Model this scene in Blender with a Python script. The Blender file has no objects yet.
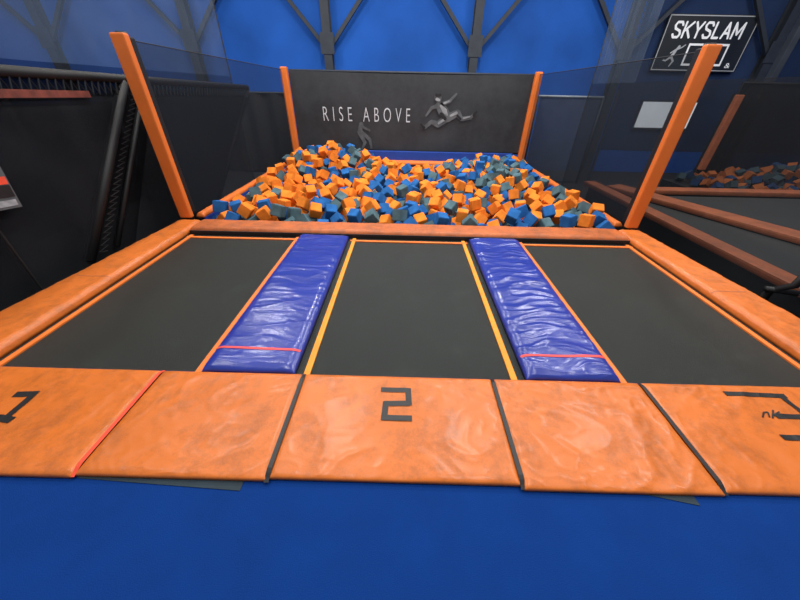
import bpy, bmesh, math, random
import numpy as np
from mathutils import Vector, Matrix, noise
from mathutils.bvhtree import BVHTree
random.seed(7); rng = np.random.default_rng(11)
S = bpy.context.scene; C = S.collection
S.view_settings.view_transform = 'Standard'
R = math.radians

# ------------------------------------------------------------------ camera
F = 310.0
CAM = Vector((-0.07, 0.0, 1.6))
RC = Matrix.Rotation(R(0.4), 3, 'Z') @ Matrix.Rotation(R(55.9), 3, 'X') @ Matrix.Rotation(R(1.2), 3, 'Z')
cd = bpy.data.cameras.new('camera'); cam = bpy.data.objects.new('camera', cd); C.objects.link(cam)
cd.sensor_fit = 'HORIZONTAL'; cd.sensor_width = 36; cd.lens = 36 * F / 800; cd.clip_start = 0.02
cam.matrix_world = Matrix.Translation(CAM) @ RC.to_4x4()
S.camera = cam
def ray(px, py): return (RC @ Vector(((px - 400) / F, -(py - 300) / F, -1))).normalized()
def gp(px, py, z=0.0):
    d = ray(px, py); t = (z - CAM.z) / d.z; p = CAM + d * t; return (p.x, p.y)

# ------------------------------------------------------------------ materials
def lin(c):
    c = c / 255.0
    return c / 12.92 if c <= 0.04045 else ((c + 0.055) / 1.055) ** 2.4
def rgb(t, k=1.0): return (min(lin(t[0]) * k, 1), min(lin(t[1]) * k, 1), min(lin(t[2]) * k, 1), 1)
def mk(name, col, rough=0.6, var=0.2, scale=3.0, bump=0.0, bscale=40.0, spec=0.5, metal=0.0, stain_sheen=None, stain_sheen_scale=2.0, stain_sheen_at=0.62, alpha=None, emit=0, crease=0, cscale=(3, 3, 3), coat=0):
    m = bpy.data.materials.new(name); m.use_nodes = True
    nt = m.node_tree; N = nt.nodes; L = nt.links
    p = N['Principled BSDF']; out = N['Material Output']
    p.inputs['Roughness'].default_value = rough; p.inputs['Metallic'].default_value = metal
    p.inputs['Specular IOR Level'].default_value = spec
    if coat:
        p.inputs['Coat Weight'].default_value = coat; p.inputs['Coat Roughness'].default_value = 0.16
    tc = N.new('ShaderNodeTexCoord')
    n = N.new('ShaderNodeTexNoise'); n.inputs['Scale'].default_value = scale; n.inputs['Detail'].default_value = 5
    L.new(tc.outputs['Object'], n.inputs['Vector'])
    mr = N.new('ShaderNodeValToRGB')
    mr.color_ramp.elements[0].position = 0.3; mr.color_ramp.elements[1].position = 0.7
    mr.color_ramp.elements[0].color = rgb(col, 1 - var); mr.color_ramp.elements[1].color = rgb(col, 1 + var)
    L.new(n.outputs['Fac'], mr.inputs['Fac'])
    src = mr.outputs['Color']
    if stain_sheen:  # noise patches: dirt on vinyl, painted sheen on mat and banner
        n2 = N.new('ShaderNodeTexNoise'); n2.inputs['Scale'].default_value = stain_sheen_scale; n2.inputs['Detail'].default_value = 10; n2.inputs['Roughness'].default_value = 0.8
        L.new(tc.outputs['Object'], n2.inputs['Vector'])
        r2 = N.new('ShaderNodeValToRGB'); r2.color_ramp.elements[0].position = stain_sheen_at - 0.10; r2.color_ramp.elements[1].position = stain_sheen_at + 0.12
        r2.color_ramp.elements[0].color = (0, 0, 0, 1); r2.color_ramp.elements[1].color = (0.6, 0.6, 0.6, 1)
        L.new(n2.outputs['Fac'], r2.inputs['Fac'])
        mx = N.new('ShaderNodeMixRGB'); mx.inputs['Color2'].default_value = rgb(stain_sheen)
        L.new(r2.outputs['Color'], mx.inputs['Fac']); L.new(src, mx.inputs['Color1']); src = mx.outputs['Color']
    L.new(src, p.inputs['Base Color'])
    if emit:
        L.new(src, p.inputs['Emission Color']); p.inputs['Emission Strength'].default_value = emit
    nrm = None
    if crease:
        mp = N.new('ShaderNodeMapping'); mp.inputs['Scale'].default_value = cscale; mp.inputs['Rotation'].default_value = (0, 0, 0.5)
        L.new(tc.outputs['Object'], mp.inputs['Vector'])
        nc = N.new('ShaderNodeTexNoise'); nc.noise_type = 'RIDGED_MULTIFRACTAL'; nc.inputs['Scale'].default_value = 1.0; nc.inputs['Detail'].default_value = 3.0; nc.inputs['Distortion'].default_value = 0.7
        L.new(mp.outputs[0], nc.inputs['Vector'])
        bc = N.new('ShaderNodeBump'); bc.inputs['Strength'].default_value = crease; bc.inputs['Distance'].default_value = 0.02
        L.new(nc.outputs['Fac'], bc.inputs['Height']); nrm = bc.outputs['Normal']
    if bump:
        nb = N.new('ShaderNodeTexNoise'); nb.inputs['Scale'].default_value = bscale; nb.inputs['Detail'].default_value = 3
        L.new(tc.outputs['Object'], nb.inputs['Vector'])
        b = N.new('ShaderNodeBump'); b.inputs['Strength'].default_value = bump; b.inputs['Distance'].default_value = 0.02
        L.new(nb.outputs['Fac'], b.inputs['Height'])
        if nrm: L.new(nrm, b.inputs['Normal'])
        nrm = b.outputs['Normal']
    if nrm: L.new(nrm, p.inputs['Normal'])
    if alpha is not None:
        tr = N.new('ShaderNodeBsdfTransparent'); ms = N.new('ShaderNodeMixShader')
        ms.inputs['Fac'].default_value = alpha
        L.new(tr.outputs[0], ms.inputs[1]); L.new(p.outputs[0], ms.inputs[2]); L.new(ms.outputs[0], out.inputs['Surface'])
    return m
M = dict(
    floorblue=mk('blue_carpet', (9, 53, 122), 0.85, 0.07, 5, 0.2, 200, 0.10),
    subfloor=mk('dark_concrete', (32, 33, 36), 0.9, 0.25, 2),
    wall=mk('shaded_blue_wall', (32, 90, 180), 0.75, 0.28, 0.45, 0, 40, 0.2),  # broad tone variation paints uneven shading into the blue
    steel_dark=mk('dark_painted_steel', (44, 50, 60), 0.6, 0.2, 5),
    orange=mk('orange_vinyl', (212, 112, 42), 0.37, 0.08, 2, 0.04, 70, 0.36, stain_sheen=(126, 72, 38), stain_sheen_scale=5.0, stain_sheen_at=0.57, crease=0.30, cscale=(6, 9, 3), coat=0.10),
    orange_rail=mk('worn_orange_vinyl', (214, 114, 46), 0.40, 0.08, 3, 0.06, 40, 0.36, stain_sheen=(126, 76, 44), stain_sheen_scale=5.0, stain_sheen_at=0.58, crease=0.3, cscale=(5, 7, 3), coat=0.08),
    orange_beam=mk('scuffed_orange_vinyl', (196, 104, 52), 0.5, 0.12, 3, 0.1, 30, 0.35, stain_sheen=(104, 70, 52), stain_sheen_scale=5, stain_sheen_at=0.54),
    orange_post=mk('orange_post_vinyl', (230, 119, 50), 0.45, 0.08, 3, 0.1, 18, 0.35),
    orange_dim=mk('brownish_orange_vinyl', (186, 102, 60), 0.6, 0.15, 3, stain_sheen=(110, 72, 52), stain_sheen_scale=5, stain_sheen_at=0.56),  # browner orange than the near pads
    bluepad=mk('deep_blue_vinyl', (37, 54, 148), 0.28, 0.10, 3, 0.04, 20, 0.45, crease=0.5, cscale=(3, 8, 3), coat=0.25),
    bluepit=mk('blue_pit_vinyl', (24, 66, 156), 0.5, 0.1, 3),
    mat=mk('black_jump_mat', (32, 37, 34), 0.44, 0.14, 1.6, 0.45, 240, 0.36, stain_sheen=(58, 67, 60), stain_sheen_scale=3.0, stain_sheen_at=0.63),  # paler greenish patches: uneven wear plus painted sheen
    mat_dim=mk('grey_jump_mat', (58, 60, 60), 0.7, 0.08, 2, 0, 40, 0.3),
    black=mk('black_vinyl', (24, 24, 26), 0.6, 0.2, 5),
    tape=mk('black_tape', (24, 22, 23), 0.5, 0.3, 30),
    flap=mk('dark_rubber', (34, 50, 60), 0.8, 0.15, 6),
    red=mk('coral_red_webbing', (236, 78, 74), 0.6, 0.1, 8),
    redtape=mk('orange_red_tape', (236, 76, 46), 0.55, 0.1, 8),
    redfaint=mk('faded_red_print', (112, 52, 40), 0.8, 0.4, 14),
    oline=mk('orange_webbing', (236, 120, 42), 0.6, 0.12, 8),
    yline=mk('amber_webbing', (236, 146, 24), 0.6, 0.12, 8),
    banner=mk('dark_banner_cloth', (46, 48, 51), 0.40, 0.18, 0.9, 0, 40, 0.45, stain_sheen=(68, 71, 75), stain_sheen_scale=0.55, stain_sheen_at=0.5, crease=0.2, cscale=(0.8, 1, 1.4)),  # broad paler patches paint haze into the cloth colour
    letter=mk('pale_grey_print', (200, 204, 210), 0.6, 0.06, 3),
    fig_mid=mk('mid_grey_print', (84, 87, 90), 0.6, 0.40, 5),
    fig_light=mk('light_grey_print', (140, 143, 146), 0.6, 0.40, 6),
    fig_dark=mk('dark_grey_print', (24, 25, 27), 0.6, 0.3, 9),
    fig_faint=mk('faint_grey_print', (80, 83, 86), 0.6, 0.3, 9),
    net=mk('grey_safety_net', (40, 46, 54), 0.9, 0.2, 60, alpha=0.50, spec=0.05),
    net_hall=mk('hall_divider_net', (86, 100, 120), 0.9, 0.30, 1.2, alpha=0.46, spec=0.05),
    haze_wall=mk('dark_wall_haze', (54, 62, 74), 0.9, 0.25, 1.2, alpha=0.62, spec=0.05),  # tint of the added sheet that hazes the right-hand wall
    net_low=mk('dense_divider_net', (40, 43, 47), 0.9, 0.2, 60, alpha=0.54, spec=0.05),
    net_black=mk('black_barrier_net', (24, 25, 28), 0.9, 0.3, 2, alpha=0.90, spec=0.05),
    net_panel=mk('charcoal_mesh_panel', (38, 40, 44), 0.9, 0.3, 2, alpha=0.55, spec=0.05),
    net_pole=mk('black_pole_sleeve', (15, 15, 17), 0.6, 0.2, 5),
    net_edge=mk('charcoal_lacing', (56, 59, 64), 0.8, 0.2, 5, 0, 40, 0.2),
    fence=mk('grey_fence_mesh', (56, 62, 70), 0.8, 0.2, 4, alpha=0.85),
    fence_metal=mk('pale_steel', (160, 170, 182), 0.45, 0.1, 5, metal=0.3),
    sign=mk('black_sign_face', (34, 38, 44), 0.45, 0.15, 2),
    white=mk('glowing_white_print', (238, 240, 244), 0.6, 0.03, 3, emit=0.2),  # slight glow added so the lettering reads brighter; not a lit sign
    signgrey=mk('glowing_pale_print', (180, 184, 190), 0.6, 0.05, 3, emit=0.05),  # faint glow added to lift the border and figure
    notice_pale=mk('faded_pale_print', (150, 152, 156), 0.7, 0.3, 20),
    window=mk('bright_window_pane', (224, 232, 240), 0.4, 0.05, 2, emit=0.9),
    f_o=mk('orange_foam', (244, 136, 50), 0.95, 0.18, 9, 0.3, 160, 0.1),
    f_b=mk('blue_foam', (44, 102, 166), 0.95, 0.20, 9, 0.3, 160, 0.1),
    f_g=mk('slate_foam', (84, 110, 118), 0.95, 0.22, 9, 0.3, 160, 0.1),
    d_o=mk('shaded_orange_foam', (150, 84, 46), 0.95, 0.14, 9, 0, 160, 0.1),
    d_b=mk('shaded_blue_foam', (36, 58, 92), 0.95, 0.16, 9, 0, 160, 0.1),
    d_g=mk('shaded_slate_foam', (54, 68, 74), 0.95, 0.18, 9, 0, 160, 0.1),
)
# ------------------------------------------------------------------ object helpers
def wloc(o):
    v = Vector((0, 0, 0))
    while o: v += o.location; o = o.parent
    return v
def tag(o, label=None, cat=None, group=None, kind=None):
    if label: o['label'] = label
    if cat: o['category'] = cat
    if group: o['group'] = group
    if kind: o['kind'] = kind
    return o
def thing(name, loc, label, cat, group=None):
    o = bpy.data.objects.new(name, None); o.location = loc; o.empty_display_size = 0.1; C.objects.link(o)
    return tag(o, label, cat, group)
def obj(name, bm, m, parent=None, smooth=False):
    if parent: off = wloc(parent)
    else:
        xs = [v.co.x for v in bm.verts]; ys = [v.co.y for v in bm.verts]; zs = [v.co.z for v in bm.verts]
        off = Vector(((min(xs) + max(xs)) / 2, (min(ys) + max(ys)) / 2, min(zs)))
    for v in bm.verts: v.co -= off
    bmesh.ops.recalc_face_normals(bm, faces=bm.faces)
    me = bpy.data.meshes.new(name); bm.to_mesh(me); bm.free()
    for x in (m if isinstance(m, (list, tuple)) else [m]): me.materials.append(x)
    if smooth:
        for p in me.polygons: p.use_smooth = True
    o = bpy.data.objects.new(name, me); C.objects.link(o)
    if parent: o.parent = parent
    else: o.location = off
    return o
def merge(bm, b):
    me = bpy.data.meshes.new('tmp'); b.to_mesh(me); b.free(); bm.from_mesh(me); bpy.data.meshes.remove(me)
def box(bm, x0, x1, y0, y1, z0, z1, bev=0.0, seg=2):
    b = bmesh.new()
    bmesh.ops.create_cube(b, size=1)
    for v in b.verts: v.co = Vector(((x0 + x1) / 2 + v.co.x * (x1 - x0), (y0 + y1) / 2 + v.co.y * (y1 - y0), (z0 + z1) / 2 + v.co.z * (z1 - z0)))
    if bev: bmesh.ops.bevel(b, geom=b.edges[:], offset=bev, segments=seg, affect='EDGES', profile=0.6)
    merge(bm, b)
def tube(bm, pts, r, n=8):
    pts = [Vector(p) for p in pts]
    rings = []
    for i, p in enumerate(pts):
        d = (pts[min(i + 1, len(pts) - 1)] - pts[max(i - 1, 0)]).normalized()
        up = Vector((0, 0, 1)) if abs(d.z) < 0.9 else Vector((1, 0, 0))
        a = d.cross(up).normalized(); b = d.cross(a)
        rings.append([bm.verts.new(p + a * (r * math.cos(t)) + b * (r * math.sin(t))) for t in [2 * math.pi * k / n for k in range(n)]])
    for q, w in zip(rings, rings[1:]):
        for k in range(n): bm.faces.new((q[k], q[(k + 1) % n], w[(k + 1) % n], w[k]))
    bm.faces.new(rings[0][::-1]); bm.faces.new(rings[-1])
def beam(bm, p, q, w, h, bev=0.0):
    p = Vector(p); q = Vector(q); d = q - p
    b = bmesh.new(); bmesh.ops.create_cube(b, size=1)
    for v in b.verts: v.co = Vector((v.co.x * w, v.co.y * h, (v.co.z) * d.length))
    if bev: bmesh.ops.bevel(b, geom=b.edges[:], offset=bev, segments=2, affect='EDGES', profile=0.6)
    rot = d.to_track_quat('Z', 'Y').to_matrix()
    for v in b.verts: v.co = rot @ v.co + (p + q) / 2
    merge(bm, b)
def poly(bm, pts, mi=0): bm.faces.new([bm.verts.new(p) for p in pts]).material_index = mi
def NB(*a, **k):
    bm = bmesh.new(); box(bm, *a, **k); return bm

def pillow(x0, x1, y0, y1, z0, t, r, amp, sx, sy, seed, nx, ny, x1f=None, x0f=None, sag=0.0, edge=0.3):
    """closed padded cushion; returns bmesh and its height function. x0f/x1f: x limits at the near (y0) end"""
    x0f = x0 if x0f is None else x0f; x1f = x1 if x1f is None else x1f
    def fe(e): e = max(0.0, min(1.0, e / r)); return math.sqrt(max(0.0, 1 - (1 - e) ** 2))
    def lim(y):
        k = (y - y0) / (y1 - y0); return x0f + (x0 - x0f) * k, x1f + (x1 - x1f) * k
    def h(x, y):
        a, b = lim(y)
        k = fe(min(x - a, b - x)) * fe(min(y - y0, y1 - y))
        wx = x + 0.10 * noise.noise(Vector((x * 3, y * 3, seed))); wy = y + 0.10 * noise.noise(Vector((y * 3, x * 3, seed + 7)))
        n = noise.noise(Vector((wx * sx + seed, wy * sy, seed * 1.7)))
        n2 = noise.noise(Vector((wx * sx * 2.3 + wy * 2, wy * sy * 2.3 + seed, 4.1)))
        w = ((1 - abs(n)) ** 6) * 0.65 + ((1 - abs(n2)) ** 6) * 0.35
        big = noise.noise(Vector((x * 1.6 + seed * 3, y * 1.6, 0.3)))
        return z0 + t * (edge + (1 - edge) * k) + amp * k * (w - 0.3) + sag * big * k
    bm = bmesh.new(); top = []
    us = [i / nx for i in range(nx + 1)]; vs = [i / ny for i in range(ny + 1)]
    def warp(u): return u - 0.10 * math.sin(2 * math.pi * u)
    us = [warp(u) for u in us]; vs = [warp(v) for v in vs]
    for v in vs:
        y = y0 + (y1 - y0) * v; a, b = lim(y)
        top.append([bm.verts.new((a + (b - a) * u, y, h(a + (b - a) * u, y))) for u in us])
    for j in range(ny):
        for i in range(nx): bm.faces.new((top[j][i], top[j][i + 1], top[j + 1][i + 1], top[j + 1][i]))
    per = [top[0][i] for i in range(nx + 1)] + [top[j][nx] for j in range(1, ny + 1)] + [top[ny][i] for i in range(nx - 1, -1, -1)] + [top[j][0] for j in range(ny - 1, 0, -1)]
    low = [bm.verts.new((v.co.x, v.co.y, z0)) for v in per]
    for i in range(len(per)):
        k = (i + 1) % len(per); bm.faces.new((per[i], low[i], low[k], per[k]))
    bm.faces.new(low)
    return bm, h
def strip(bm, pts, w, h, lift=0.003, step=0.02):
    for q, ((xa, ya), (xb, yb)) in enumerate(zip(pts, pts[1:])):
        d = Vector((xb - xa, yb - ya)); L = d.length; d.normalize(); n = Vector((-d.y, d.x)) * (w / 2)
        k = max(1, int(L / step)); prev = None
        for i in range(k + 1):
            x = xa + (xb - xa) * i / k; y = ya + (yb - ya) * i / k
            row = [bm.verts.new((x + n.x * s, y + n.y * s, h(x + n.x * s, y + n.y * s) + lift)) for s in (-1, 0, 1)]
            if prev:
                bm.faces.new((prev[0], prev[1], row[1], row[0])); bm.faces.new((prev[1], prev[2], row[2], row[1]))
            prev = row
LAY = [0]
def stroke(bm, pts, w, y, mi=0, n=8):
    """flat rounded print stroke(s) in an x-z plane; each piece lies a hair over the one before so no faces coincide"""
    ws = w if isinstance(w, (list, tuple)) else [w] * len(pts)
    for i, ((xa, za), (xb, zb)) in enumerate(zip(pts, pts[1:])):
        LAY[0] = (LAY[0] + 1) % 12; yy = y - 0.0005 * LAY[0]
        a = math.atan2(zb - za, xb - xa); ra = ws[i] / 2; rb = ws[i + 1] / 2; ring = []
        for k in range(n + 1):
            t = a + math.pi / 2 + math.pi * k / n; ring.append((xa + ra * math.cos(t), yy, za + ra * math.sin(t)))
        for k in range(n + 1):
            t = a - math.pi / 2 + math.pi * k / n; ring.append((xb + rb * math.cos(t), yy, zb + rb * math.sin(t)))
        poly(bm, ring, mi)
def letters(txt, x0, x1, z0, z1, y, m, parent, spacing=1.0, bold=0.0):
    """one mesh part per letter, the whole line fitted to the rectangle"""
    cu = bpy.data.curves.new('t', 'FONT'); cu.body = txt; cu.space_character = spacing; cu.offset = bold; cu.resolution_u = 6
    to = bpy.data.objects.new('t', cu); C.objects.link(to)
    bpy.context.view_layer.update()
    me = bpy.data.meshes.new_from_object(to.evaluated_get(bpy.context.evaluated_depsgraph_get()))
    bpy.data.objects.remove(to); bpy.data.curves.remove(cu)
    bm = bmesh.new(); bm.from_mesh(me); bpy.data.meshes.remove(me)
    bmesh.ops.remove_doubles(bm, verts=bm.verts, dist=1e-5)
    xs = [v.co.x for v in bm.verts]; ys = [v.co.y for v in bm.verts]; xa, xb, ya, yb = min(xs), max(xs), min(ys), max(ys)
    for v in bm.verts: v.co = Vector((x0 + (v.co.x - xa) / (xb - xa) * (x1 - x0), y, z0 + (v.co.y - ya) / (yb - ya) * (z1 - z0)))
    seen = set()
    for v0 in list(bm.verts):
        if v0 in seen: continue
        isl = {v0}; st = [v0]
        while st:
            v = st.pop()
            for e in v.link_edges:
                u = e.other_vert(v)
                if u not in isl: isl.add(u); st.append(u)
        seen |= isl
        b = bmesh.new(); mp = {v: b.verts.new(v.co) for v in isl}
        fs = {f for v in isl for f in v.link_faces}
        for f in fs: b.faces.new([mp[v] for v in f.verts])
        if fs: obj('letter', b, m, parent)
        else: b.free()
    bm.free()
GL = dict(S=[[(1, .82), (.8, 1), (.2, 1), (0, .8), (.15, .58), (.85, .42), (1, .2), (.8, 0), (.2, 0), (0, .18)]], K=[[(0, 0), (0, 1)], [(1, 1), (.05, .42)], [(.3, .58), (1, 0)]],
          Y=[[(0, 1), (.5, .48), (1, 1)], [(.5, .48), (.5, 0)]], L=[[(0, 1), (0, 0), (.9, 0)]], A=[[(0, 0), (.5, 1), (1, 0)], [(.2, .32), (.8, .32)]], M=[[(0, 0), (0, 1), (.5, .25), (1, 1), (1, 0)]])
def block_letters(txt, x0, x1, z0, z1, y, w, m, parent, gap=0.34):
    wd = {'M': 1.2, 'L': 0.85}
    tot = sum(wd.get(c, 1.0) for c in txt) + gap * (len(txt) - 1); u = (x1 - x0) / tot; x = x0
    for c in txt:
        k = wd.get(c, 1.0) * u; b = bmesh.new()
        for s in GL[c]: stroke(b, [(x + px * k, z0 + pz * (z1 - z0)) for px, pz in s], w, y, 0, 6)
        obj('letter', b, m, parent); x += k + gap * u

# ------------------------------------------------------------------ setting
tag(obj('floor', NB(-14, 14, -3, 12.2, -0.8, -0.7), M['subfloor']), kind='structure')
tag(obj('floor_platform', NB(-6, 6, -3, 1.44, -0.7, 0.0), M['floorblue']), kind='structure')
tag(obj('wall_back', NB(-14, 14, 12.0, 12.2, -0.7, 6.0), M['wall']), kind='structure')
tag(obj('wall_left', NB(-14.2, -14, -3, 12.2, -0.7, 6.0), M['wall']), kind='structure')
tag(obj('wall_right', NB(14, 14.2, -3, 12.2, -0.7, 6.0), M['wall']), kind='structure')
colx = [(-10.8, 'dark steel column with knee braces at the far left of the blue wall'), (-6.5, 'dark steel column behind the left divider net, left of the banner'),
        (-2.45, 'dark steel column with forked braces rising above the left half of the banner'), (1.9, 'dark steel column with forked braces rising above the right half of the banner'),
        (6.3, 'dark steel column between the grey fence and the white lettered sign'), (10.6, 'dark steel column at the far right of the blue wall')]
for cx, lab in colx:
    t = thing('steel_column', (cx, 11.85, -0.7), lab, 'column', 'columns along the blue back wall')
    b = NB(cx - 0.12, cx + 0.12, 11.72, 11.74, -0.7, 5.9); box(b, cx - 0.12, cx + 0.12, 11.96, 11.98, -0.7, 5.9); box(b, cx - 0.02, cx + 0.02, 11.74, 11.96, -0.7, 5.9)
    obj('column_shaft', b, M['steel_dark'], t)
    for s in (-1, 1):
        b = bmesh.new(); beam(b, (cx + s * 0.1, 11.82, 2.65), (cx + s * 1.45, 11.82, 4.15), 0.1, 0.1); obj('knee_brace', b, M['steel_dark'], t)
    obj('gusset_plate', NB(cx - 0.2, cx + 0.2, 11.70, 11.72, 2.45, 2.95), M['steel_dark'], t)
w = obj('window_1', NB(7.45, 9.25, 11.90, 11.96, 0.66, 1.48), M['steel_dark']); tag(w, kind='structure')
obj('pane', NB(7.50, 9.20, 11.885, 11.90, 0.71, 1.43), M['window'], w)

# ------------------------------------------------------------------ front row of edge pads
PB = [-2.95, -1.65, -0.705, 0.54, 1.51, 2.95]
plabs = ['orange vinyl edge pad with a black taped numeral 1', 'plain orange edge pad between the pads numbered 1 and 2', 'orange vinyl edge pad with a black taped numeral 2',
         'plain wrinkled orange edge pad right of the pad numbered 2', 'orange vinyl edge pad with a black taped numeral 3']
hs = []
pads = []
amps = [0.006, 0.006, 0.005, 0.010, 0.007]
for i in range(5):
    x0, x1 = PB[i] + 0.006, PB[i + 1] - 0.006
    t = thing('edge_pad', ((x0 + x1) / 2, 1.06, 0.0), plabs[i], 'pad', 'orange edge pads along the front of the trampolines')
    b, h = pillow(x0, x1, 0.745 + 0.01 * ((i * 7) % 3 - 1), 1.42, 0.004, 0.030, 0.04, amps[i], 3.8, 5.4, i * 5.3 + 1, int((x1 - x0) * 95), 74, sag=0.006, edge=0.5)
    obj('cushion', b, M['orange'], t, True); hs.append(h); pads.append(t)
def draped(name, segs, w, h, m, parent, lift=0.003):
    b = bmesh.new()
    for q, s in enumerate(segs): strip(b, s, w, h, lift + 0.0004 * q)
    return obj(name, b, m, parent)
g = lambda *pp: [gp(x, y, 0.04) for x, y in pp]
draped('numeral', [g((14, 394), (37, 393)), g((34, 393), (4, 419)), g((-4, 417), (12, 420))], 0.040, hs[0], M['tape'], pads[0])
draped('numeral', [g((381, 389), (411, 390)), g((408, 388), (409, 405)), g((410, 403), (384, 403)), g((386, 401), (384, 419)), g((381, 417), (412, 418))], 0.036, hs[2], M['tape'], pads[2])
draped('numeral', [g((725, 393), (786, 396)), g((781, 396), (838, 441)), g((776, 416), (806, 417)), g((782, 437), (838, 440))], 0.034, hs[4], M['tape'], pads[4])
draped('small_mark', [g((763, 417), (764, 412), (768, 412), (770, 417)), g((773, 418), (773, 410)), g((779, 412), (774, 415), (781, 418))], 0.008, hs[4], M['tape'], pads[4], 0.004)
for k, (xb, m, nm, pi) in enumerate([(PB[1], 'redtape', 'seam_tape', 1), (PB[2], 'tape', 'seam_strip', 2), (PB[3], 'tape', 'seam_strip', 3), (PB[4], 'tape', 'seam_strip', 4)]):
    hh = lambda x, y: 0.014 + 0.020 * min(1, max(0, (y - 0.74) / 0.05)) * min(1, max(0, (1.43 - y) / 0.05))
    draped(nm, [[(xb, 0.735), (xb, 1.425)]], 0.024 if m == 'tape' else 0.022, hh, M[m], pads[pi])
for pts, lab in (([(75, 476), (240, 491)], 'dark rubber flap poking out below the plain pad left of number 2'), ([(628, 490), (700, 506)], 'dark rubber flap poking out below the plain pad right of number 2')):
    (xa, ya), (xb, yb) = gp(*pts[0]), gp(*pts[1])
    b = bmesh.new()
    v = [(xa, 0.86), (xa + 0.02, ya - 0.01), (xb, yb), (xb, 0.86)]
    lo = [b.verts.new((x, y, 0.0005)) for x, y in v]; hi = [b.verts.new((x, y, 0.0035)) for x, y in v]
    b.faces.new(lo[::-1]); b.faces.new(hi)
    for k in range(4): b.faces.new((lo[k], lo[(k + 1) % 4], hi[(k + 1) % 4], hi[k]))
    tag(obj('rubber_flap', b, M['flap']), lab, 'mat', 'rubber flaps under the edge pads')

# ------------------------------------------------------------------ trampoline beds, frame, divider pads
t = thing('steel_substructure', (0, 2.6, -0.7), 'black steel frame under the three trampolines and their pads', 'frame')
for s in (-1, 1):
    obj('side_skirt', NB(s * 2.93 - 0.03, s * 2.93 + 0.03, 1.45, 4.14, -0.7, -0.025), M['black'], t)
    obj('cross_beam', NB(s * 1.085 - 0.3, s * 1.085 + 0.3, 1.45, 3.78, -0.12, -0.03), M['black'], t)
obj('rear_bulkhead', NB(-2.86, 2.86, 3.8, 4.14, -0.7, -0.005), M['black'], t)
for x0, x1, ml, mr_, mt, lab in ((-2.87, -1.395, 'oline', 'oline', 'oline', 'left black trampoline bed with orange border lines'),
                        (-0.775, 0.775, 'yline', 'yline', 'oline', 'middle black trampoline bed with amber border lines behind pad 2'),
                        (1.395, 2.87, 'oline', 'oline', 'oline', 'right black trampoline bed with orange border lines')):
    t = thing('trampoline_bed', ((x0 + x1) / 2, 2.6, -0.012), lab, 'trampoline', 'trampoline beds side by side')
    b = bmesh.new(); n = 24
    g_ = [[b.verts.new((x0 + (x1 - x0) * i / n, 1.425 + 2.355 * j / n, -0.01 - 0.012 * math.sin(math.pi * i / n) * math.sin(math.pi * j / n))) for i in range(n + 1)] for j in range(n + 1)]
    for j in range(n):
        for i in range(n): b.faces.new((g_[j][i], g_[j][i + 1], g_[j + 1][i + 1], g_[j + 1][i]))
    obj('jump_mat', b, M['mat'], t, True)
    if x0 > 1: li, ri = 0.04, 0.06
    elif x0 < -1: li, ri = 0.06, 0.04
    else: li, ri = 0.075, 0.075
    for xx, m in ((x0 + li, ml), (x1 - ri, mr_)):
        obj('border_line', NB(xx - 0.021, xx + 0.021, 1.43, 3.76, -0.012, 0.001), M[m], t)
    obj('border_line', NB(x0 + 0.03, x1 - 0.03, 3.67, 3.71, -0.012, 0.0012), M[mt], t)
for s, lab in ((-1, 'deep blue divider pad between the left and middle trampolines'), (1, 'wrinkled deep blue divider pad between the middle and right trampolines')):
    x0, x1 = sorted((s * 0.775, s * 1.40))
    t = thing('divider_pad', ((x0 + x1) / 2, 2.57, 0.0), lab, 'pad', 'blue divider pads between trampolines')
    b, h = pillow(x0, x1, 1.43, 3.77, 0.0, 0.055, 0.08, 0.013 if s > 0 else 0.008, 1.8, 6.8, 9 + s * 4, 60, 250, sag=0.01)
    obj('cushion', b, M['bluepad'], t, True)
    draped('red_stripe', [[(x0 + 0.012, 1.62), (x1 - 0.012, 1.62)]], 0.022, h, M['red'], t)

# ------------------------------------------------------------------ side rails, rear beam, posts
for s, lab in ((-1, 'long orange rail pad along the left trampoline'), (1, 'long orange rail pad along the right trampoline')):
    t = thing('rail_pad', (s * 3.05, 2.6, -0.02), lab, 'pad', 'orange rail pads at the sides of the trampolines')
    if s < 0: b, h = pillow(-3.20, -2.88, 1.44, 4.17, -0.015, 0.080, 0.06, 0.009, 3.5, 5.5, 31, 36, 170, x0f=-3.38)
    else: b, h = pillow(2.88, 3.20, 1.44, 4.17, -0.015, 0.080, 0.06, 0.009, 3.5, 5.5, 47, 36, 170, x1f=3.38)
    obj('cushion', b, M['orange_rail'], t, True)
    draped('fold_seam', [[(s * 2.89, 2.55), (s * 3.2, 2.55)]], 0.012, h, M['orange_dim'], t, 0.002)
b, h = pillow(-2.87, 2.87, 3.80, 4.16, 0.0, 0.080, 0.06, 0.010, 2.5, 4, 71, 220, 24, edge=0.15)
tb = thing('beam_pad', (0, 3.98, 0.0), 'scuffed orange beam pad across the front of the foam pit', 'pad')
obj('cushion', b, M['orange_beam'], tb, True)
b = bmesh.new(); box(b, -2.85, 2.85, 3.782, 3.797, -0.005, 0.045); obj('front_binding', b, M['black'], tb)
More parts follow.
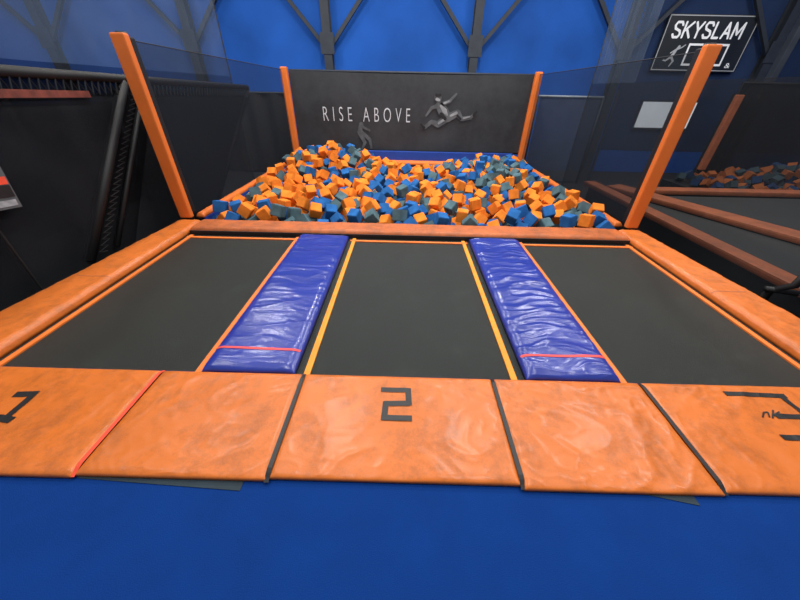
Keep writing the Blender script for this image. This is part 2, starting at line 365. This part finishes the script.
for s, lab in ((-1, 'tall orange padded post at the left front corner of the foam pit'), (1, 'tall orange padded post at the right front corner of the foam pit')):
    xo = 3.13 if s < 0 else 3.11
    t = thing('padded_post', (s * xo, 4.26, -0.7), lab, 'post', 'orange posts at the front of the foam pit')
    obj('post_pad', NB(s * xo - 0.08, s * xo + 0.08, 4.19, 4.27, 0.06, 2.05, bev=0.018), M['orange_post'], t)
    b = bmesh.new(); tube(b, [(s * (xo + .04), 4.33, -0.7), (s * (xo + .04), 4.33, 2.07)], 0.055, 14); obj('steel_pole', b, M['net_pole'], t, True)
    obj('post_sleeve', NB(min(s * (xo - .04), s * (xo + .13)), max(s * (xo - .04), s * (xo + .13)), 4.272, 4.40, 0.10, 2.03, bev=0.015), M['net_pole'], t)

# ------------------------------------------------------------------ foam pit shell
PX = 3.02
tag(obj('floor_pit', NB(-PX, PX, 4.17, 9.55, -0.6, -0.55), M['bluepit']), kind='structure')
for s, nm in ((-1, 'wall_pit_left'), (1, 'wall_pit_right')):
    tag(obj(nm, NB(s * (PX + 0.01) - 0.01, s * (PX + 0.01) + 0.01, 4.45, 9.54, -0.7, -0.02), M['bluepit']), kind='structure')
for s, lab in ((-1, 'narrow orange border pad along the left edge of the foam pit'), (1, 'narrow orange border pad along the right edge of the foam pit')):
    x0, x1 = sorted((s * 3.03, s * 3.15))
    b, h = pillow(x0, x1, 4.45, 9.5, -0.02, 0.07, 0.05, 0.008, 3, 3, 60 + s, 12, 120)
    tag(obj('border_pad', b, M['orange_post'], None, True), lab, 'pad', 'orange border pads round the foam pit')
b, h = pillow(-2.94, 2.94, 9.34, 9.54, -0.14, 0.10, 0.07, 0.006, 3, 3, 83, 120, 10)
tag(obj('border_pad', b, M['orange_post'], None, True), 'orange border pad along the back of the foam pit below the banner', 'pad', 'orange border pads round the foam pit')
tag(obj('back_cushion', NB(-2.94, 2.94, 9.55, 9.62, -0.55, 0.18, bev=0.02), M['bluepit']), 'low blue wall pad under the dark banner at the back of the pit', 'pad')

# ------------------------------------------------------------------ banner panel
BY = 9.74
t = thing('backstop_panel', (0.03, BY, -0.7), 'wide dark banner lettered RISE ABOVE on orange padded posts behind the foam pit', 'banner')
b = bmesh.new(); nx, nz = 60, 16; gr = []
for j in range(nz + 1):
    row = []
    for i in range(nx + 1):
        u = i / nx; v = j / nz
        zt = 1.97 - 0.03 * math.sin(math.pi * u); zb = 0.17
        row.append(b.verts.new((-3.1 + 6.26 * u, BY + 0.02 + 0.02 * noise.noise(Vector((u * 7, v * 2, 3))), zb + (zt - zb) * v)))
    gr.append(row)
for j in range(nz):
    for i in range(nx): b.faces.new((gr[j][i], gr[j][i + 1], gr[j + 1][i + 1], gr[j + 1][i]))
obj('banner_cloth', b, M['banner'], t, True)
b = bmesh.new(); tube(b, [(-3.1, BY + 0.08, 1.97), (3.16, BY + 0.08, 1.97)], 0.03); obj('top_rail', b, M['steel_dark'], t, True)
b = bmesh.new(); tube(b, [(-3.1, BY + 0.08, 0.15), (3.16, BY + 0.08, 0.15)], 0.03); obj('bottom_rail', b, M['steel_dark'], t, True)
for xc in (-3.2, 3.24):
    obj('post_pad', NB(xc - 0.085, xc + 0.085, BY - 0.09, BY + 0.05, -0.02, 2.04, bev=0.03), M['orange_post'], t)
    obj('steel_post', NB(xc - 0.05, xc + 0.05, BY + 0.055, BY + 0.16, -0.7, 2.0), M['steel_dark'], t)
letters('RISE ABOVE', -2.32, 0.03, 0.87, 1.20, BY - 0.012, M['letter'], t, 1.75, -0.012)
fy = BY - 0.012; y2 = fy - 0.008; y3 = fy - 0.016
b = bmesh.new()
stroke(b, [(0.80, 1.28), (0.92, 1.14), (1.06, 1.00)], [0.20, 0.27, 0.20], fy)
stroke(b, [(1.05, 1.00), (1.30, 1.12), (1.42, 0.98)], [0.20, 0.16, 0.11], fy); stroke(b, [(1.42, 0.98), (1.66, 1.02), (1.78, 1.12)], [0.11, 0.09, 0.05], fy)
stroke(b, [(1.00, 0.98), (0.80, 0.84), (0.62, 0.90)], [0.19, 0.15, 0.10], fy); stroke(b, [(0.62, 0.90), (0.44, 0.76), (0.36, 0.82)], [0.10, 0.08, 0.05], fy)
stroke(b, [(0.78, 1.28), (0.60, 1.22), (0.46, 1.04)], [0.11, 0.08, 0.05], fy)
stroke(b, [(0.86, 1.30), (1.06, 1.38), (1.22, 1.54)], [0.11, 0.08, 0.05], fy)
stroke(b, [(0.74, 1.46), (0.76, 1.44)], [0.18, 0.17], fy)
stroke(b, [(0.84, 1.27), (0.95, 1.16), (1.02, 1.07)], [0.06, 0.12, 0.05], y2, 1); stroke(b, [(1.12, 1.05), (1.27, 1.12)], [0.05, 0.07], y2, 1); stroke(b, [(1.48, 1.0), (1.64, 1.04)], [0.05, 0.03], y2, 1)
stroke(b, [(0.94, 0.95), (0.82, 0.87)], [0.06, 0.06], y2, 1); stroke(b, [(0.72, 1.42), (0.78, 1.40)], [0.07, 0.06], y2, 1); stroke(b, [(0.92, 1.33), (1.04, 1.38)], [0.05, 0.04], y2, 1)
stroke(b, [(0.70, 1.51), (0.80, 1.51)], [0.07, 0.06], y3, 2); stroke(b, [(0.86, 1.08), (0.98, 0.98)], [0.09, 0.08], y3, 2); stroke(b, [(1.74, 1.08), (1.80, 1.15)], [0.07, 0.05], y3, 2); stroke(b, [(0.42, 0.76), (0.34, 0.83)], [0.07, 0.05], y3, 2); stroke(b, [(1.30, 1.06), (1.40, 0.98)], [0.05, 0.05], y3, 2)
obj('jumper_print', b, [M['fig_mid'], M['fig_light'], M['fig_dark']], t)
b = bmesh.new(); stroke(b, [(-1.30, 0.80), (-1.36, 0.60), (-1.22, 0.36), (-1.30, 0.2)], [0.12, 0.12, 0.09, 0.06], fy); stroke(b, [(-1.32, 0.62), (-1.08, 0.44), (-1.04, 0.22)], [0.11, 0.09, 0.06], fy)
stroke(b, [(-1.3, 0.76), (-1.08, 0.66)], [0.07, 0.05], fy)
obj('faint_figure_print', b, M['fig_faint'], t)

# ------------------------------------------------------------------ nets
for s, lab in ((-1, 'see-through dark safety net along the left side of the foam pit'), (1, 'see-through dark safety net along the right side of the foam pit')):
    t = thing('safety_net', (s * 3.24, 7, 0.0), lab, 'net', 'pit side nets')
    b = bmesh.new(); poly(b, [(s * 3.25, 4.42, 0.0), (s * 3.25, 9.66, 0.0), (s * 3.25, 9.66, 1.98), (s * 3.25, 4.42, 2.02)]); obj('net_sheet', b, M['net'], t)
    b = bmesh.new(); tube(b, [(s * 3.25, 4.42, 2.02), (s * 3.25, 9.66, 1.98)], 0.006, 6); obj('top_cord', b, M['net_edge'], t)
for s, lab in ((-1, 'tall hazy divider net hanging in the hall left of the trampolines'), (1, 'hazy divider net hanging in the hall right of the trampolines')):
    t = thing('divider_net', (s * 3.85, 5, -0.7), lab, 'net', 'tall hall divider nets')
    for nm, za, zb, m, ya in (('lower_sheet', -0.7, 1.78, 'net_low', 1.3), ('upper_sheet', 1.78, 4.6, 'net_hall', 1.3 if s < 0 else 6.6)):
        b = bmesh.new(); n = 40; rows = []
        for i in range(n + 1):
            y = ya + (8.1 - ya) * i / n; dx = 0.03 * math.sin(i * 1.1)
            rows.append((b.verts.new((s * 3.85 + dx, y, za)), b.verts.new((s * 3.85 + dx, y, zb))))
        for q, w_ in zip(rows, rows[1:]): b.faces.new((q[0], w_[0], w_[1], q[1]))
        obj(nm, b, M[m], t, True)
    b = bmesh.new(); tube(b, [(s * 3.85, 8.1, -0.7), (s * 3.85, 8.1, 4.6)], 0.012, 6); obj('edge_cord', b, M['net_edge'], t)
t = thing('wall_haze_sheet', (10, 11.93, -0.7), 'added dark haze sheet over the blue wall behind the white lettered sign', 'net')  # added sheet: hazes the wall but leaves the sign clear
b = bmesh.new(); poly(b, [(6.6, 11.985, 0.0), (13.5, 11.985, 0.0), (13.5, 11.985, 5.2), (6.6, 11.985, 5.2)]); obj('net_sheet', b, M['haze_wall'], t)

# black barrier at the left: sagging net, laced padded top rail, leaning mesh panels
BX = -3.62
def topz(y): return 1.70 - (y - 2) * 0.018
t = thing('net_barrier', (BX, 5, -0.7), 'black net barrier with laced padded top rail left of the left rail', 'barrier')
b = bmesh.new(); n = 120; nz = 14; rows = []
def low_edge(y): return -0.7 if y < 5.7 else -0.3 + (y - 5.75) * (topz(8.2) + 0.28) / 2.45
for i in range(n + 1):
    y = 1.6 + 6.6 * i / n; col = []
    for j in range(nz + 1):
        v = j / nz; z = min(low_edge(y), topz(y) - 0.02) * (1 - v) + topz(y) * v
        k = math.sin(math.pi * v)
        col.append(b.verts.new((BX + k * (0.05 * noise.noise(Vector((y * 1.2 - z * 0.8, z * 0.5, 1.0))) - 0.02 + 0.015 * math.sin(y * 9 - z * 6)), y, z)))
    rows.append(col)
for q, w_ in zip(rows, rows[1:]):
    for j in range(nz): b.faces.new((q[j], w_[j], w_[j + 1], q[j + 1]))
obj('net_sheet', b, M['net_black'], t, True)
b = bmesh.new(); tube(b, [(BX + 0.03, 1.6, topz(1.6)), (BX + 0.03, 8.2, topz(8.2))], 0.05, 10); obj('padded_top_rail', b, M['net_pole'], t, True)
b = bmesh.new(); pts = []
for i in range(150):
    y = 1.8 + 6.3 * i / 149; pts.append((BX + 0.06, y, topz(y) - (0.04 if i % 2 else 0.16)))
tube(b, pts, 0.009, 5); obj('lacing', b, M['net_edge'], t)
b = bmesh.new(); poly(b, [(BX + 0.09, 2.2, topz(2.2) - 0.20), (BX + 0.09, 4.0, topz(4.0) - 0.19), (BX + 0.09, 4.0, topz(4.0) - 0.13), (BX + 0.09, 2.2, topz(2.2) - 0.13)]); obj('faded_red_strip', b, M['redfaint'], t)
for q, (y0, y1, y2_, y3_) in enumerate(((1.7, 4.5, 2.95, 1.7), (5.0, 8.1, 5.75, 3.6))):
    b = bmesh.new(); xx = BX + 0.055 + 0.02 * q
    poly(b, [(xx, y0, topz(y0) - 0.18), (xx, y1, topz(y1) - 0.18), (xx, y2_, -0.2), (xx, y3_, -0.2)]); obj('mesh_panel', b, M['net_panel'], t)
for (ya, za, yb, zb, r) in ((4.62, 1.62, 3.05, -0.05, 0.055), (8.2, 1.56, 5.75, -0.25, 0.035), (4.95, 1.6, 3.45, -0.05, 0.03)):
    b = bmesh.new(); tube(b, [(BX + 0.04, ya, za), (BX + 0.04, yb, zb)], r); obj('pole', b, M['net_pole'], t, True)
b = bmesh.new(); pts = []
for i in range(60):
    k = i / 59; pts.append((BX + 0.085, 4.78 - 1.57 * k + (0.06 if i % 2 else -0.06), 1.60 - 1.62 * k))
tube(b, pts, 0.006, 5); obj('lacing', b, M['black'], t)
t = thing('court_frame', (-6.0, 6, -0.7), 'black framed wall trampoline further left behind the black net barrier', 'trampoline')
b = bmesh.new(); poly(b, [(-6.2, 2.0, -0.6), (-6.2, 9.5, -0.6), (-6.2, 9.5, 1.3), (-6.2, 2.0, 1.3)]); obj('jump_mat', b, M['black'], t)
for y in (3.4, 5.4, 7.4, 9.4):
    b = bmesh.new(); tube(b, [(-6.1, y, -0.7), (-6.1, y, 1.45)], 0.05); obj('upright', b, M['steel_dark'], t, True)
b = bmesh.new(); tube(b, [(-6.1, 2, 1.4), (-6.1, 9.4, 1.4)], 0.05); obj('top_rail', b, M['steel_dark'], t, True)
t = thing('dark_infill', (-5.6, 10.6, -0.7), 'dark curtain panel added to darken the gap left of the banner before the blue wall', 'infill')  # added dark sheet that fills the gap beside the banner with a dark tone
b = bmesh.new(); n = 60
rows = [(b.verts.new((-8.6 + 5.2 * i / n, 10.6 + 0.05 * math.sin(i * 0.9), -0.65)), b.verts.new((-8.6 + 5.2 * i / n, 10.6 + 0.05 * math.sin(i * 0.9), 1.45))) for i in range(n + 1)]
for q, w_ in zip(rows, rows[1:]): b.faces.new((q[0], w_[0], w_[1], q[1]))
obj('cloth', b, M['black'], t, True)
b = bmesh.new(); tube(b, [(-8.6, 10.6, -0.7), (-8.6, 10.6, 1.47), (-3.4, 10.6, 1.47), (-3.4, 10.6, -0.7)], 0.03); obj('rail_frame', b, M['steel_dark'], t)
t = thing('notice_board', (-3.5, 2.45, -0.7), 'small dark notice with an orange strip at the far left edge', 'sign')
def nb(u, v, d=0.0): return Vector((-3.48 + d, 2.10, 0.74)) + Vector((0, 0.60, -0.06)) * u + Vector((-0.02, 0.05, 0.38)) * v
for nm, m, u0, u1, v0, v1, d in (('board', 'fig_faint', 0, 1, 0, 1, 0), ('orange_band', 'redtape', 0, 0.98, 0.50, 0.66, 0.004), ('black_band', 'tape', 0, 0.98, 0.24, 0.48, 0.004), ('pale_band', 'notice_pale', 0, 0.96, 0.05, 0.18, 0.004)):
    b = bmesh.new(); poly(b, [nb(u0, v0, d), nb(u1, v0, d), nb(u1, v1, d), nb(u0, v1, d)]); obj(nm, b, M[m], t)
b = bmesh.new(); tube(b, [(-3.515, 2.45, -0.7), (-3.515, 2.45, 0.9)], 0.012, 6); obj('stake', b, M['net_pole'], t)

# ------------------------------------------------------------------ right hand side
t = thing('mesh_fence', (4.4, 10.1, -0.7), 'grey mesh fence panel with pale top rail right of the banner', 'fence')
b = bmesh.new(); poly(b, [(3.55, 10.1, -0.65), (5.2, 10.1, -0.65), (5.2, 10.1, 1.5), (3.55, 10.1, 1.5)]); obj('mesh_panel', b, M['fence'], t)
b = bmesh.new(); tube(b, [(3.5, 10.1, 1.53), (5.25, 10.1, 1.53)], 0.03); obj('top_rail', b, M['fence_metal'], t, True)
for x in (3.5, 5.25):
    b = bmesh.new(); tube(b, [(x, 10.1, -0.7), (x, 10.1, 1.53)], 0.03); obj('fence_post', b, M['steel_dark'], t, True)
for (x, y, zt, wd, lab) in ((5.7, 10.3, 1.7, 0.06, 'thin dark upright standing just right of the grey mesh fence'), (9.25, 9.95, 4.4, 0.16, 'tall dark upright post right of the white lettered sign')):
    t = thing('dark_upright', (x, y, -0.7), lab, 'pole')
    b = bmesh.new(); beam(b, (x, y, -0.68), (x, y, zt), wd, wd, 0.01); obj('shaft', b, M['steel_dark'], t)
    obj('foot_plate', NB(x - 0.12, x + 0.12, y - 0.12, y + 0.12, -0.7, -0.68), M['steel_dark'], t)

SX0, SX1, SZ0, SZ1, SY = 7.30, 9.85, 2.22, 3.52, 11.88
t = thing('wall_sign', ((SX0 + SX1) / 2, SY, SZ0), 'black wall sign lettered SKYSLAM in white, upper right on the blue wall', 'sign')
obj('sign_board', NB(SX0, SX1, SY, SY + 0.06, SZ0, SZ1), M['sign'], t)
b = bmesh.new(); y = SY - 0.004
def frame(b, a0, a1, c0, c1, q):
    o_ = [b.verts.new(p) for p in ((a0, y, c0), (a1, y, c0), (a1, y, c1), (a0, y, c1))]; i_ = [b.verts.new(p) for p in ((a0 + q, y, c0 + q), (a1 - q, y, c0 + q), (a1 - q, y, c1 - q), (a0 + q, y, c1 - q))]
    for k in range(4): b.faces.new((o_[k], o_[(k + 1) % 4], i_[(k + 1) % 4], i_[k]))
frame(b, SX0 + 0.02, SX1 - 0.02, SZ0 + 0.02, SZ1 - 0.02, 0.022)
obj('sign_border', b, M['signgrey'], t)
block_letters('SKYSLAM', SX0 + 0.26, SX1 - 0.34, SZ1 - 0.51, SZ1 - 0.18, SY - 0.006, 0.056, M['white'], t, 0.42)
b = bmesh.new(); frame(b, 8.16, 9.34, 2.36, 2.88, 0.05); obj('backboard_outline', b, M['white'], t)
b = bmesh.new(); stroke(b, [(7.90, 2.80), (7.86, 2.74), (7.78, 2.56)], [0.07, 0.06, 0.09], y); stroke(b, [(7.88, 2.74), (7.98, 2.78), (8.06, 2.84)], [0.04, 0.03, 0.03], y)
stroke(b, [(7.78, 2.56), (7.88, 2.46), (7.82, 2.34)], [0.06, 0.05, 0.03], y); stroke(b, [(7.77, 2.56), (7.66, 2.47), (7.58, 2.48)], [0.06, 0.04, 0.03], y); stroke(b, [(7.82, 2.72), (7.72, 2.65)], [0.04, 0.03], y)
obj('dunker_outline', b, M['signgrey'], t)
letters('&', 9.48, 9.64, 2.32, 2.44, SY - 0.006, M['white'], t, 1, 0.01)

# neighbouring court beyond the right divider net: one joined platform of padded rails, beds and black skirts
ra0, ra1 = Vector((4.12, 2.0, 0)), Vector((4.06, 7.3, 0)); rb0, rb1 = Vector((6.56, 2.0, 0)), Vector((4.42, 7.0, 0))
for pp, lab in (([(4.27, 2.0), (6.35, 2.0), (4.42, 6.5), (4.22, 6.5)], 'dark grey trampoline bed of the neighbouring court between its two orange rails'), ([(6.80, 2.0), (11.5, 2.0), (11.5, 6.55), (4.86, 6.55)], 'dark grey trampoline bed beyond the slanting orange rail at the far right')):
    cx_ = sum(p[0] for p in pp) / len(pp); cy_ = sum(p[1] for p in pp) / len(pp)
    t = thing('trampoline_bed', (cx_, cy_, -0.7), lab, 'trampoline', 'trampolines of the neighbouring court')
    b = bmesh.new(); lo = [b.verts.new((x, y_, -0.14)) for x, y_ in pp]; hi = [b.verts.new((x, y_, -0.10)) for x, y_ in pp]
    b.faces.new(hi); b.faces.new(lo[::-1])
    for k in range(len(pp)): b.faces.new((lo[k], lo[(k + 1) % len(pp)], hi[(k + 1) % len(pp)], hi[k]))
    obj('jump_mat', b, M['mat_dim'], t)
    for x, y_ in pp:
        x = x + (cx_ - x) * 0.10; y_ = y_ + (cy_ - y_) * 0.10
        b = bmesh.new(); tube(b, [(x, y_, -0.7), (x, y_, -0.14)], 0.03); obj('leg', b, M['net_pole'], t, True)
for p, q, wd, zc, lab in ((ra0, ra1, 0.26, -0.045, 'brownish orange rail pad nearest the right trampoline, seen through the net'), (rb0, rb1, 0.40, -0.045, 'brownish orange rail pad slanting across the neighbouring court, the farther one'), (Vector((4.95, 6.75, 0)), Vector((12.0, 6.75, 0)), 0.30, -0.045, 'brownish orange rail pad before the heap of the neighbouring foam pit')):
    t = thing('padded_rail', ((p.x + q.x) / 2, (p.y + q.y) / 2, -0.7), lab, 'rail', 'rails of the neighbouring court')
    b = bmesh.new(); beam(b, (p.x, p.y, zc), (q.x, q.y, zc), wd, 0.09, 0.03); obj('rail_pad', b, M['orange_dim'], t)
    b = bmesh.new(); d = (q - p).normalized(); nrm_ = Vector((-d.y, d.x, 0)) * 0.03; a_ = p + d * 0.1; c_ = q - d * 0.1
    v8 = [b.verts.new((v.x, v.y, z)) for z in (-0.7, -0.095) for v in (a_ - nrm_, c_ - nrm_, c_ + nrm_, a_ + nrm_)]
    for f in ((0, 1, 2, 3), (7, 6, 5, 4), (0, 4, 5, 1), (1, 5, 6, 2), (2, 6, 7, 3), (3, 7, 4, 0)): b.faces.new([v8[k] for k in f])
    obj('skirt', b, M['black'], t)
t = thing('padded_post', (8.2, 9.4, -0.7), 'dim orange post of the neighbouring pit beneath the white lettered sign', 'post')
obj('post_pad', NB(8.12, 8.28, 9.32, 9.44, -0.1, 1.65, bev=0.02), M['orange_dim'], t)
obj('steel_pole', NB(8.14, 8.26, 9.445, 9.54, -0.7, 1.67), M['net_pole'], t)
t = thing('backstop_panel', (9.8, 9.7, -0.7), 'black net backstop of the neighbouring pit at the far right', 'barrier')
b = bmesh.new(); poly(b, [(8.4, 9.7, -0.7), (12.5, 9.7, -0.7), (12.5, 9.7, 1.9), (8.4, 9.7, 1.9)]); obj('net_sheet', b, M['net_black'], t)
b = bmesh.new(); tube(b, [(8.4, 9.7, -0.7), (8.4, 9.7, 1.9), (12.5, 9.7, 1.9)], 0.03); obj('net_frame', b, M['net_pole'], t)
t = thing('floor_stand', (3.70, 2.6, -0.7), 'black metal stand just outside the right rail at the right edge', 'stand')
b = bmesh.new(); tube(b, [(3.62, 2.70, -0.7), (3.62, 2.70, 0.0), (3.68, 2.60, 0.12), (3.72, 2.60, 0.4)], 0.035); obj('upright', b, M['net_pole'], t, True)
b = bmesh.new(); tube(b, [(3.56, 2.70, 0.02), (3.80, 2.62, 0.02)], 0.03); obj('crossbar', b, M['net_pole'], t, True)
obj('foot_plate', NB(3.50, 3.74, 2.58, 2.82, -0.7, -0.68), M['net_pole'], t)

# ------------------------------------------------------------------ foam cubes: dropped one by one until they touch
def rand_rot():
    q = rng.normal(size=4); q /= np.linalg.norm(q); w_, x, y, z = q
    return np.array([[1 - 2 * (y * y + z * z), 2 * (x * y - w_ * z), 2 * (x * z + w_ * y)], [2 * (x * y + w_ * z), 1 - 2 * (x * x + z * z), 2 * (y * z - w_ * x)], [2 * (x * z - w_ * y), 2 * (y * z + w_ * x), 1 - 2 * (x * x + y * y)]])
SIDE = 0.162; A = SIDE / 2
def drop_fill(x0, x1, y0, y1, zf, target, cand=7, nmax=5000):
    P = np.zeros((nmax, 3)); Q = np.zeros((nmax, 3, 3)); n = 0; fails = 0
    while n < nmax:
        Ri = rand_rot(); best = None
        ez = A * np.abs(Ri[2]).sum(); ex = A * np.abs(Ri[0]).sum(); ey = A * np.abs(Ri[1]).sum()
        for c in range(cand):
            x = rng.uniform(x0 + ex, x1 - ex); y = rng.uniform(y0 + ey, y1 - ey)
            z = zf + ez
            if n:
                dxy = np.array([x, y]) - P[:n, :2]
                idx = np.nonzero((dxy ** 2).sum(1) < (SIDE * 1.74) ** 2)[0]
                if len(idx):
                    Rj = Q[idx]; nn = len(idx)
                    ai = np.broadcast_to(Ri.T, (nn, 3, 3)); aj = Rj.transpose(0, 2, 1)
                    cr = np.cross(ai[:, :, None, :], aj[:, None, :, :]).reshape(nn, 9, 3)
                    nr = np.linalg.norm(cr, axis=2, keepdims=True); cr = cr / np.maximum(nr, 1e-9)
                    Lx = np.concatenate([ai, aj, cr], 1)
                    r = A * np.abs(Lx @ Ri).sum(2) + A * np.abs(np.einsum('nka,nab->nkb', Lx, Rj)).sum(2)
                    bad = np.concatenate([np.zeros((nn, 6), bool), nr[:, :, 0] < 1e-6], 1)
                    cc = dxy[idx, None, 0] * Lx[:, :, 0] + dxy[idx, None, 1] * Lx[:, :, 1] - P[idx, 2][:, None] * Lx[:, :, 2]
                    lz = Lx[:, :, 2]; small = np.abs(lz) < 1e-6; lzs = np.where(small, 1.0, lz)
                    p1 = (-r - cc) / lzs; p2 = (r - cc) / lzs
                    lo = np.minimum(p1, p2); hi = np.maximum(p1, p2)
                    lo = np.where(small, np.where(np.abs(cc) > r, 1e9, -1e9), lo); hi = np.where(small, np.where(np.abs(cc) > r, -1e9, 1e9), hi)
                    lo = np.where(bad, -1e9, lo); hi = np.where(bad, 1e9, hi)
                    L_ = lo.max(1); H_ = hi.min(1); ok = L_ < H_
                    if ok.any(): z = max(z, H_[ok].max())
            e = z - target(x, y)
            if best is None or e < best[0]: best = (e, x, y, z)
        if best[0] > 0:
            fails += 1
            if fails > 200: break
            continue
        P[n] = best[1:]; Q[n] = Ri; n += 1
    return P[:n], Q[:n]
def gs(x, y, cx, cy, sx, sy): return math.exp(-((x - cx) / sx) ** 2 / 2 - ((y - cy) / sy) ** 2 / 2)
def target(x, y): return 0.12 + 0.34 * gs(x, y, -1.85, 8.3, 0.75, 0.7) + 0.10 * gs(x, y, 2.1, 8.2, 0.8, 0.8) - 0.22 * gs(x, y, 0.2, 8.95, 0.8, 0.6) - 0.22 * gs(x, y, 0.2, 9.35, 0.85, 0.25)
P, Q = drop_fill(-PX, PX, 4.18, 9.33, -0.55, target, 14)
NF = len(P); print('FOAM', NF)
def corners(a):
    return np.array([(kx * a, ky * a, kz * a) for kx in (-1, 1) for ky in (-1, 1) for kz in (-1, 1)])
cm = corners(A); cf = [(0, 1, 3, 2), (4, 6, 7, 5), (0, 4, 5, 1), (2, 3, 7, 6), (0, 2, 6, 4), (1, 5, 7, 3)]
vv = []; ff = []
for i in range(NF):
    o = len(vv); vv += [tuple(v) for v in (cm @ Q[i].T + P[i])]; ff += [tuple(o + k for k in f) for f in cf]
o = len(vv); vv += [(-3, 3.95, 0.085), (3, 3.95, 0.085), (3, 3.95, -0.5), (-3, 3.95, -0.5)]; ff.append((o, o + 1, o + 2, o + 3))
bv = BVHTree.FromPolygons(vv, ff); cnt = np.zeros(NF, int)
for py in range(132, 236):
    for px in range(190, 632):
        h_ = bv.ray_cast(CAM, ray(px, py))
        if h_[2] is not None and h_[2] < NF * 6: cnt[h_[2] // 6] += 1
print('VISIBLE', int((cnt > 0).sum()))
order = np.argsort(-cnt)
single = set(int(k) for k in order[:300] if cnt[k] > 0)
colour = rng.choice(3, size=NF, p=[0.44, 0.28, 0.28])
fm = ['f_o', 'f_b', 'f_g']; cname = ['orange', 'blue', 'slate grey']
def cube_bm():
    b = bmesh.new(); bmesh.ops.create_cube(b, size=SIDE); bmesh.ops.bevel(b, geom=b.edges[:], offset=0.007, segments=2, affect='EDGES'); return b
base = []
for k in range(3):
    b = cube_bm(); me = bpy.data.meshes.new('foam_cube'); b.to_mesh(me); b.free(); me.materials.append(M[fm[k]]); base.append(me)
def zone(x, y):
    if x < -0.7 and y > 7.2: return 'in the high heap at the back left of the pit'
    if y > 7.2 and x > 1.0: return 'in the heap at the back right of the pit'
    if y > 7.2: return 'in the dip below the middle of the banner'
    if y < 5.1: return 'in the front rows behind the orange beam pad'
    if x < -1.6: return 'beside the left border pad of the pit'
    if x > 1.6: return 'beside the right border pad of the pit'
    return 'in the open middle of the pit'
first = {}
for i in sorted(single):
    k = int(colour[i])
    if k not in first: o = bpy.data.objects.new('foam_cube', base[k]); first[k] = o
    else: o = first[k].copy()
    C.objects.link(o)
    o.matrix_world = Matrix.Translation(Vector(P[i])) @ Matrix(Q[i].tolist()).to_4x4()
    z = zone(P[i][0], P[i][1])
    tag(o, '%s foam cube %s' % (cname[k], z), 'foam cube', '%s foam cubes %s' % (cname[k], z))
def cubes_mesh(name, Ps, Qs, cols, label, mats):
    b = bmesh.new()
    for p_, q_, c_ in zip(Ps, Qs, cols):
        vs = [b.verts.new(v) for v in (cm @ q_.T + p_)]
        for f in cf: b.faces.new([vs[k] for k in f]).material_index = int(c_)
    return tag(obj(name, b, [M[x] for x in mats]), label, 'foam cubes', None, 'stuff')
rest = [i for i in range(NF) if i not in single]
cubes_mesh('foam_cubes', P[rest], Q[rest], colour[rest], 'smaller and half-buried orange, blue and grey foam cubes filling the pit', fm)
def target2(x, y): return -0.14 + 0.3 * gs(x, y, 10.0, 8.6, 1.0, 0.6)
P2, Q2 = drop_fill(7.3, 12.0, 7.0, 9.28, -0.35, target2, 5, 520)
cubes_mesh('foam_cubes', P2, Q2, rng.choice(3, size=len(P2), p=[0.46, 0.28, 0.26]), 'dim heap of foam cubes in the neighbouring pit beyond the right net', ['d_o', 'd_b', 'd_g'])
tag(obj('floor_neighbour_pit', NB(7.2, 12.1, 6.95, 9.3, -0.7, -0.35), M['black']), kind='structure')

# ------------------------------------------------------------------ light
w_ = bpy.data.worlds.new('hall_air'); S.world = w_; w_.use_nodes = True
w_.node_tree.nodes['Background'].inputs['Color'].default_value = (0.90, 0.94, 1.0, 1); w_.node_tree.nodes['Background'].inputs['Strength'].default_value = 0.38
def area(x, y, z, sx, sy, e, col=(1, 0.97, 0.93)):
    l = bpy.data.lights.new('ceiling_or_fill_lamp', 'AREA'); l.shape = 'RECTANGLE'; l.size = sx; l.size_y = sy; l.energy = e; l.color = col
    o = bpy.data.objects.new('ceiling_or_fill_lamp', l); o.location = (x, y, z); C.objects.link(o)
for x in (-4.5, -1.5, 1.5, 4.5):
    for y, e in ((1.6, 70), (4.6, 92), (8.2, 140)): area(x, y, 5.6, 0.35, 1.5, e)
for x in (-9, 9): area(x, 8.0, 5.6, 0.4, 2.0, 120)  # extra lamps added to brighten the dark sides of the hall
